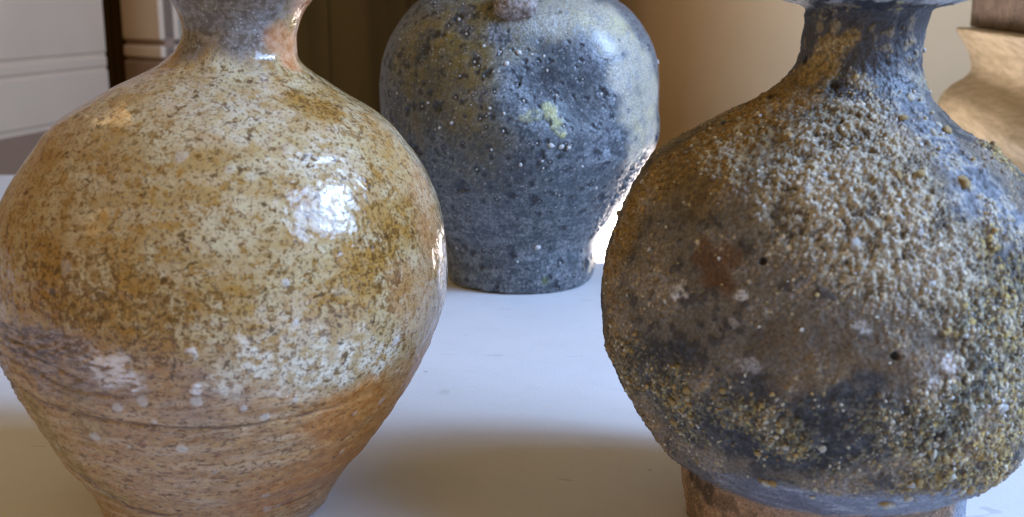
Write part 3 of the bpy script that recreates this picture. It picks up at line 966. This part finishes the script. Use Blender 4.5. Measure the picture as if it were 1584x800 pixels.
    nk = lerp(nk, A3(0.26, 0.21, 0.13), sstep(.12, .55, n2 + .7 * n1 + .4 * n3) * .7)
    nk = lerp(nk, A3(0.022, 0.022, 0.030), sstep(.0, .5, n1 - .6 * n2 + .3 * n4) * .8)
    col = col * (1 - neck[..., None] * (1 - ochre[..., None] * .7)) + nk * neck[..., None] * (1 - ochre[..., None] * .7)
    col = lerp(col, A3(0.38, 0.26, 0.10), neckt * .9)
    rimm = sstep(0.1490, 0.1497, z) * out
    col = lerp(col, A3(0.45, 0.45, 0.48), rimm * sstep(-.4, .3, n1 + n2) * .8)
    drip = V.spots([(1392, 4, 6), (1390, 14, 4, .7)], .8)
    col = lerp(col, A3(0.45, 0.40, 0.20), drip)
    ft = np.zeros(P.shape, np.float32) + A3(0.40, 0.255, 0.16)
    ft = lerp(ft, A3(0.14, 0.09, 0.05), sstep(.0, .45, n1 + .5 * n2) * .8)
    ft = lerp(ft, A3(0.24, 0.26, 0.31), V.spots([(1490, 790, 45)], .8))
    stain = V.spots([(1082, 745, 16), (1095, 760, 18), (1070, 735, 10)], .9, n2, .6)
    ft = lerp(ft, A3(0.05, 0.035, 0.02), stain * .85)
    col = col * (1 - foot[..., None]) + ft * foot[..., None]
    # how crusty each place is
    crust = np.clip(0.30 + white * .85 + ochre * .85 + yel * .9 + mixr * .8 + charc * .42 + tanl * .9 + blue * .60, 0, 1)
    crust = crust * (1 - smooth * .9) * (1 - foot * .6) * (1 - neck * .75) * (1 - rimm)
    crust = np.maximum(crust, neckt)
    # crust: thousands of fused grains, each a small dome with its own tone
    patchy = sstep(-.25, .35, n1 + .5 * n0 + white * .6 + mixr * .3 - blue * .12 + charc * .1 + yel * .4 + ochre * .5 + tanl * .6)
    grain = np.clip(crust * patchy, 0, 1)
    h = 0.0007 * n0 + 0.00030 * n1 * (1 - smooth) + 0.00012 * n2
    h = h + (0.00018 * n3 + 0.00012 * n4 + .00018 * n2) * (1 - smooth * .8) * (.8 + crust)
    h = h + grain * (0.00028 * sstep(-.2, .5, n2 + .5 * n3) + 0.00038 * sstep(-.1, .5, n3 + .5 * n4) + .00035 * np.abs(n4))
    dphi = np.gradient(V.phi)
    w_ = grain * np.abs(dphi)[None, :] * V.r[:, None]
    w_[V.inner] = 0
    w_ = np.where(V.facing > -0.3, w_, w_ * .2)
    w_[:, V.cols - 30:] = 0
    w_[:, :30] = 0
    cw = np.cumsum(w_.ravel())
    G = 30000
    gi = np.searchsorted(cw, rng.random(G) * cw[-1])
    gi, gj = gi // V.cols, gi % V.cols
    gr = np.clip(rng.lognormal(-8.12, .42, G), .00022, .0013)
    gr = np.maximum(gr * (1 - .18 * white[gi, gj] + .45 * tanl[gi, gj] + .35 * np.clip(yel + mixr - white, 0, 1)[gi, gj]), .00022)
    order = np.argsort(gr)[::-1]
    gm = np.zeros(h.shape)
    base = h.copy()
    pal = np.array([(0.51, 0.42, 0.265), (0.52, 0.385, 0.13), (0.36, 0.215, 0.055), (0.28, 0.195, 0.10), (0.22, 0.20, 0.125), (0.60, 0.54, 0.43)], np.float32)
    wt = np.stack([.5 * white + .35 * mixr + .4 * blue + .06, .55 * yel + .2 * charc + .25 * mixr + .12 * blue, 1.1 * np.clip(ochre - white, 0, 1) + .1 * yel,
                   .9 * tanl + .25 * ochre + .16 + .12 * white, .9 * charc + .3 * mixr, .40 * white + .15 * mixr + .2 * blue], -1)
    u_ = rng.random(G)
    tone_k = (np.cumsum(wt[gi, gj] / wt[gi, gj].sum(-1, keepdims=True), -1) < u_[:, None]).sum(-1).clip(0, 5)
    bri = rng.normal(.92, .20, G).clip(.5, 1.4)
    fuse = rng.uniform(.35, .9, G)
    flat_ = rng.uniform(.45, 1.0, G)
    rowstep = np.abs(np.gradient(V.z)) + 1e-6
    for k in order:
        i, j, rr = gi[k], gj[k], gr[k]
        di = int(min(1.6 * rr / max(rowstep[i], .00012), 14)) + 1
        dj = int(1.6 * rr / max(abs(dphi[j]) * V.r[i], .0001)) + 1
        sl = (slice(max(i - di, 0), i + di + 1), slice(max(j - dj, 0), j + dj + 1))
        q = np.linalg.norm(P[sl] - P[i, j], axis=-1) / rr + .38 * n4[sl] + .30 * n3[sl]
        dome = np.sqrt(np.clip(1 - q * q, 0, 1))
        hh = base[i, j] + rr * (flat_[k] * dome - .15)
        up = (q < 1) & (hh > h[sl])
        h[sl] = np.where(up, hh, h[sl])
        m = np.where(up, sstep(1.05, .6, q), 0) * fuse[k]
        col[sl] = col[sl] * (1 - m[..., None]) + pal[tone_k[k]] * bri[k] * m[..., None]
        gm[sl] = np.maximum(gm[sl], m)
    # hollows between the grains are coloured darker
    pore = sstep(.05, .50, -n3 - .3 * n2) * crust * (1 - gm)
    col = lerp(col, A3(0.04, 0.035, 0.03), pore * .6)
    sp = V.spots([(1050, 452, 13), (1062, 458, 9), (1146, 458, 9), (1463, 558, 10), (1468, 566, 8), (1158, 562, 14, .5), (1135, 500, 10, .4), (1330, 508, 12, .6), (1350, 478, 10, .4), (1445, 595, 10, .5)], .6, n2 + .8 * n3 + .4 * n4, .75)
    col = lerp(col, A3(0.54, 0.51, 0.49), sp * .85)
    col = col * (1 + .30 * np.clip(n1 + .6 * n0, -.8, .9))[..., None]
    gash = V.spots([(1122, 193, 8), (1130, 190, 8), (1138, 186, 8), (1145, 182, 6), (1193, 150, 8), (1246, 92, 6), (1288, 134, 7), (1303, 190, 5), (1385, 553, 7), (1180, 405, 5)], .6, n2, .5)
    col = lerp(col, A3(0.018, 0.017, 0.018), gash * .92)
    h = h - gash * .0012 + sp * .0003
    V.displace(h * out)
    gloss = np.stack([np.clip(.80 - .30 * np.maximum(smooth, blue * .6) - .3 * neck + .2 * gm, .3, 1), gm, smooth], -1)

    n = NT('kiln_crust')
    c_, _, _, _ = n.attr('albedo')
    _, ro, gm_, _ = n.attr('gloss')
    B = n.noise(1300, 3, .65)
    col_n = n.mix(1.0, c_, n.mix(n.ramp(B, .3, .7), (0.60, 0.60, 0.60), (1.40, 1.40, 1.40)), 'MULTIPLY')
    nm = n.bump(B, .5, .0006)
    mat = n.done(col_n, ro, nm)
    root = empty('crusted_vase', (0, 0, 0))
    tag(root, 'rough grit crusted grey and ochre bottle vase with dark neck, foremost on the right', 'vase', 'small stoneware vases on the table')
    top = int(np.argmax(V.z))
    sr = [int(np.searchsorted(V.z[:300], 0.0199)), int(np.searchsorted(V.z[:top], 0.126)), int(np.searchsorted(V.z[:top], 0.1497))]
    V.build(root, sr, ['foot', 'body', 'neck', 'rim'], [mat] * 4, {'albedo': col, 'gloss': gloss})
    off = np.array([V.x0, V.base[1], 0])

    # loose crumbs of kiln grit fused to the wall
    tones = [('cream_grit', (0.48, 0.43, 0.33), (0.62, 0.58, 0.48)), ('ochre_grit', (0.34, 0.22, 0.08), (0.50, 0.36, 0.16)), ('pale_grey_grit', (0.44, 0.42, 0.40), (0.60, 0.58, 0.56)), ('brown_grit', (0.17, 0.11, 0.06), (0.28, 0.19, 0.10))]
    mats, lib = [], []
    for q, (nm_, a, b) in enumerate(tones):
        n = NT(nm_)
        A = n.noise(900, 3)
        mats.append(n.done(n.mix(n.ramp(A, .3, .7), a, b), .85, n.bump(A, .6, .0006)))
        lib.append([stone_mesh('crumb', mats[-1], q * 9.7 + k, 2, .62, True) for k in range(6)])
    def tone(i, j):
        u = rng.random()
        wgt = np.array([.5 * charc[i, j] + .4 * mixr[i, j] + .3 * blue[i, j] + .25 * white[i, j] + .12, .55 * yel[i, j] + .35 * ochre[i, j] + .3 * charc[i, j] + .05,
                        .9 * white[i, j] + .4 * blue[i, j] + .3 * mixr[i, j] + .05, .6 * ochre[i, j] + .6 * tanl[i, j] + .03])
        return int(rng.choice(4, p=wgt / wgt.sum()))
    area = np.gradient(V.phi)[None, :].clip(0, .02) * V.r[:, None]
    dens = np.clip(white * .8 + yel * .9 + mixr * .8 + charc * .8 + blue * .55 + ochre * .35 + tanl * .5 + .03, 0, 1.2) * (1 - smooth * .93) * (1 - foot * .9) * (1 - neck * .93) * sstep(-.4, .4, n1 + n2) * area
    dens[V.inner] = 0
    dens = np.where(V.facing > -0.35, dens, dens * .15).ravel()
    cum = np.cumsum(dens)
    def sample(k):
        idx = np.searchsorted(cum, rng.random(k) * cum[-1])
        return idx // V.cols, idx % V.cols
    named = [(1395, 185, 10, 1), (1363, 182, 9, 0), (1420, 275, 8, 1), (1490, 283, 11, 1), (1455, 190, 9, 0), (1465, 200, 9, 1), (1447, 205, 8, 0), (1330, 158, 7, 0), (1410, 150, 8, 0), (1535, 235, 9, 1), (1560, 255, 9, 3),
             (1184, 748, 11, 0), (1195, 750, 10, 1), (1176, 744, 7, 3), (1262, 757, 8, 0), (1257, 771, 6, 0), (1272, 695, 9, 0), (1376, 780, 9, 0), (1368, 778, 7, 1), (1118, 605, 8, 1), (1070, 622, 8, 1), (1215, 690, 8, 0), (1440, 700, 9, 0), (1405, 770, 8, 0),
             (1500, 755, 10, 1), (1488, 760, 9, 0), (1390, 275, 8, 1), (1470, 735, 9, 0), (1420, 745, 8, 1), (1545, 480, 9, 1)]
    nB = 0
    for px, py, s, tn in named:
        i, j = V.pick(px, py)
        o = bpy.data.objects.new('crumb', lib[tn][random.randrange(6)])
        COL.objects.link(o)
        sit(o, root, off, V.P[i, j], V.N[i, j], s * .85 * V.dep[i, j] / FOC, .42)
        nB += 1
    ii, jj = sample(90 - nB)
    for i, j in zip(ii, jj):
        o = bpy.data.objects.new('crumb', lib[tone(i, j)][random.randrange(6)])
        COL.objects.link(o)
        nn = V.N0[i, j] * .7 + V.N[i, j] * .3
        sit(o, root, off, V.P[i, j], nn, float(np.clip(rng.lognormal(-7.3, .34), .00045, .0016)), .42)
    # the finest grains, joined
    K = 1800
    ii, jj = sample(K)
    bm = bmesh.new()
    bmesh.ops.create_icosphere(bm, subdivisions=1, radius=1.0)
    ico = np.array([v.co[:] for v in bm.verts])
    tri = np.array([[v.index for v in f.verts] for f in bm.faces])
    bm.free()
    bm = bmesh.new()
    bmesh.ops.create_icosphere(bm, subdivisions=1, radius=1.0)
    bm.free()
    # low ico: 12 verts, 20 faces
    t = (1 + 5 ** .5) / 2
    ico = np.array([(-1, t, 0), (1, t, 0), (-1, -t, 0), (1, -t, 0), (0, -1, t), (0, 1, t), (0, -1, -t), (0, 1, -t), (t, 0, -1), (t, 0, 1), (-t, 0, -1), (-t, 0, 1)]) / 1.9
    tri = np.array([(0, 11, 5), (0, 5, 1), (0, 1, 7), (0, 7, 10), (0, 10, 11), (1, 5, 9), (5, 11, 4), (11, 10, 2), (10, 7, 6), (7, 1, 8), (3, 9, 4), (3, 4, 2), (3, 2, 6), (3, 6, 8), (3, 8, 9), (4, 9, 5), (2, 4, 11), (6, 2, 10), (8, 6, 7), (9, 8, 1)])
    size = np.clip(rng.lognormal(-8.15, .40, K), .00012, .0008)
    cen = V.P[ii, jj] - off + V.N0[ii, jj] * (size * .25)[:, None]
    vv = ico[None] * (1 + rng.normal(0, .30, (K, 12, 1))) * (size[:, None] * (1 + rng.normal(0, .15, (K, 3))))[:, None, :]
    vv = (vv + cen[:, None, :]).reshape(-1, 3)
    ff = (tri[None] + (np.arange(K) * 12)[:, None, None]).reshape(-1, 3)
    me = bpy.data.meshes.new('fine_grit')
    me.vertices.add(len(vv))
    me.vertices.foreach_set('co', vv.astype(np.float32).ravel())
    me.loops.add(ff.size)
    me.loops.foreach_set('vertex_index', ff.astype(np.int32).ravel())
    me.polygons.add(len(ff))
    me.polygons.foreach_set('loop_start', (np.arange(len(ff)) * 3).astype(np.int32))
    me.update(calc_edges=True)
    me.polygons.foreach_set('use_smooth', np.ones(len(ff), bool))
    for m in mats:
        me.materials.append(m)
    tn = np.array([tone(i, j) for i, j in zip(ii, jj)])
    me.polygons.foreach_set('material_index', np.repeat(tn, 20).astype(np.int32))
    o = bpy.data.objects.new('fine_grit', me)
    COL.objects.link(o)
    o.parent = root
    o['kind'] = 'stuff'
    return V

VL = left_vase()
VM = middle_vase()
VR = right_vase()
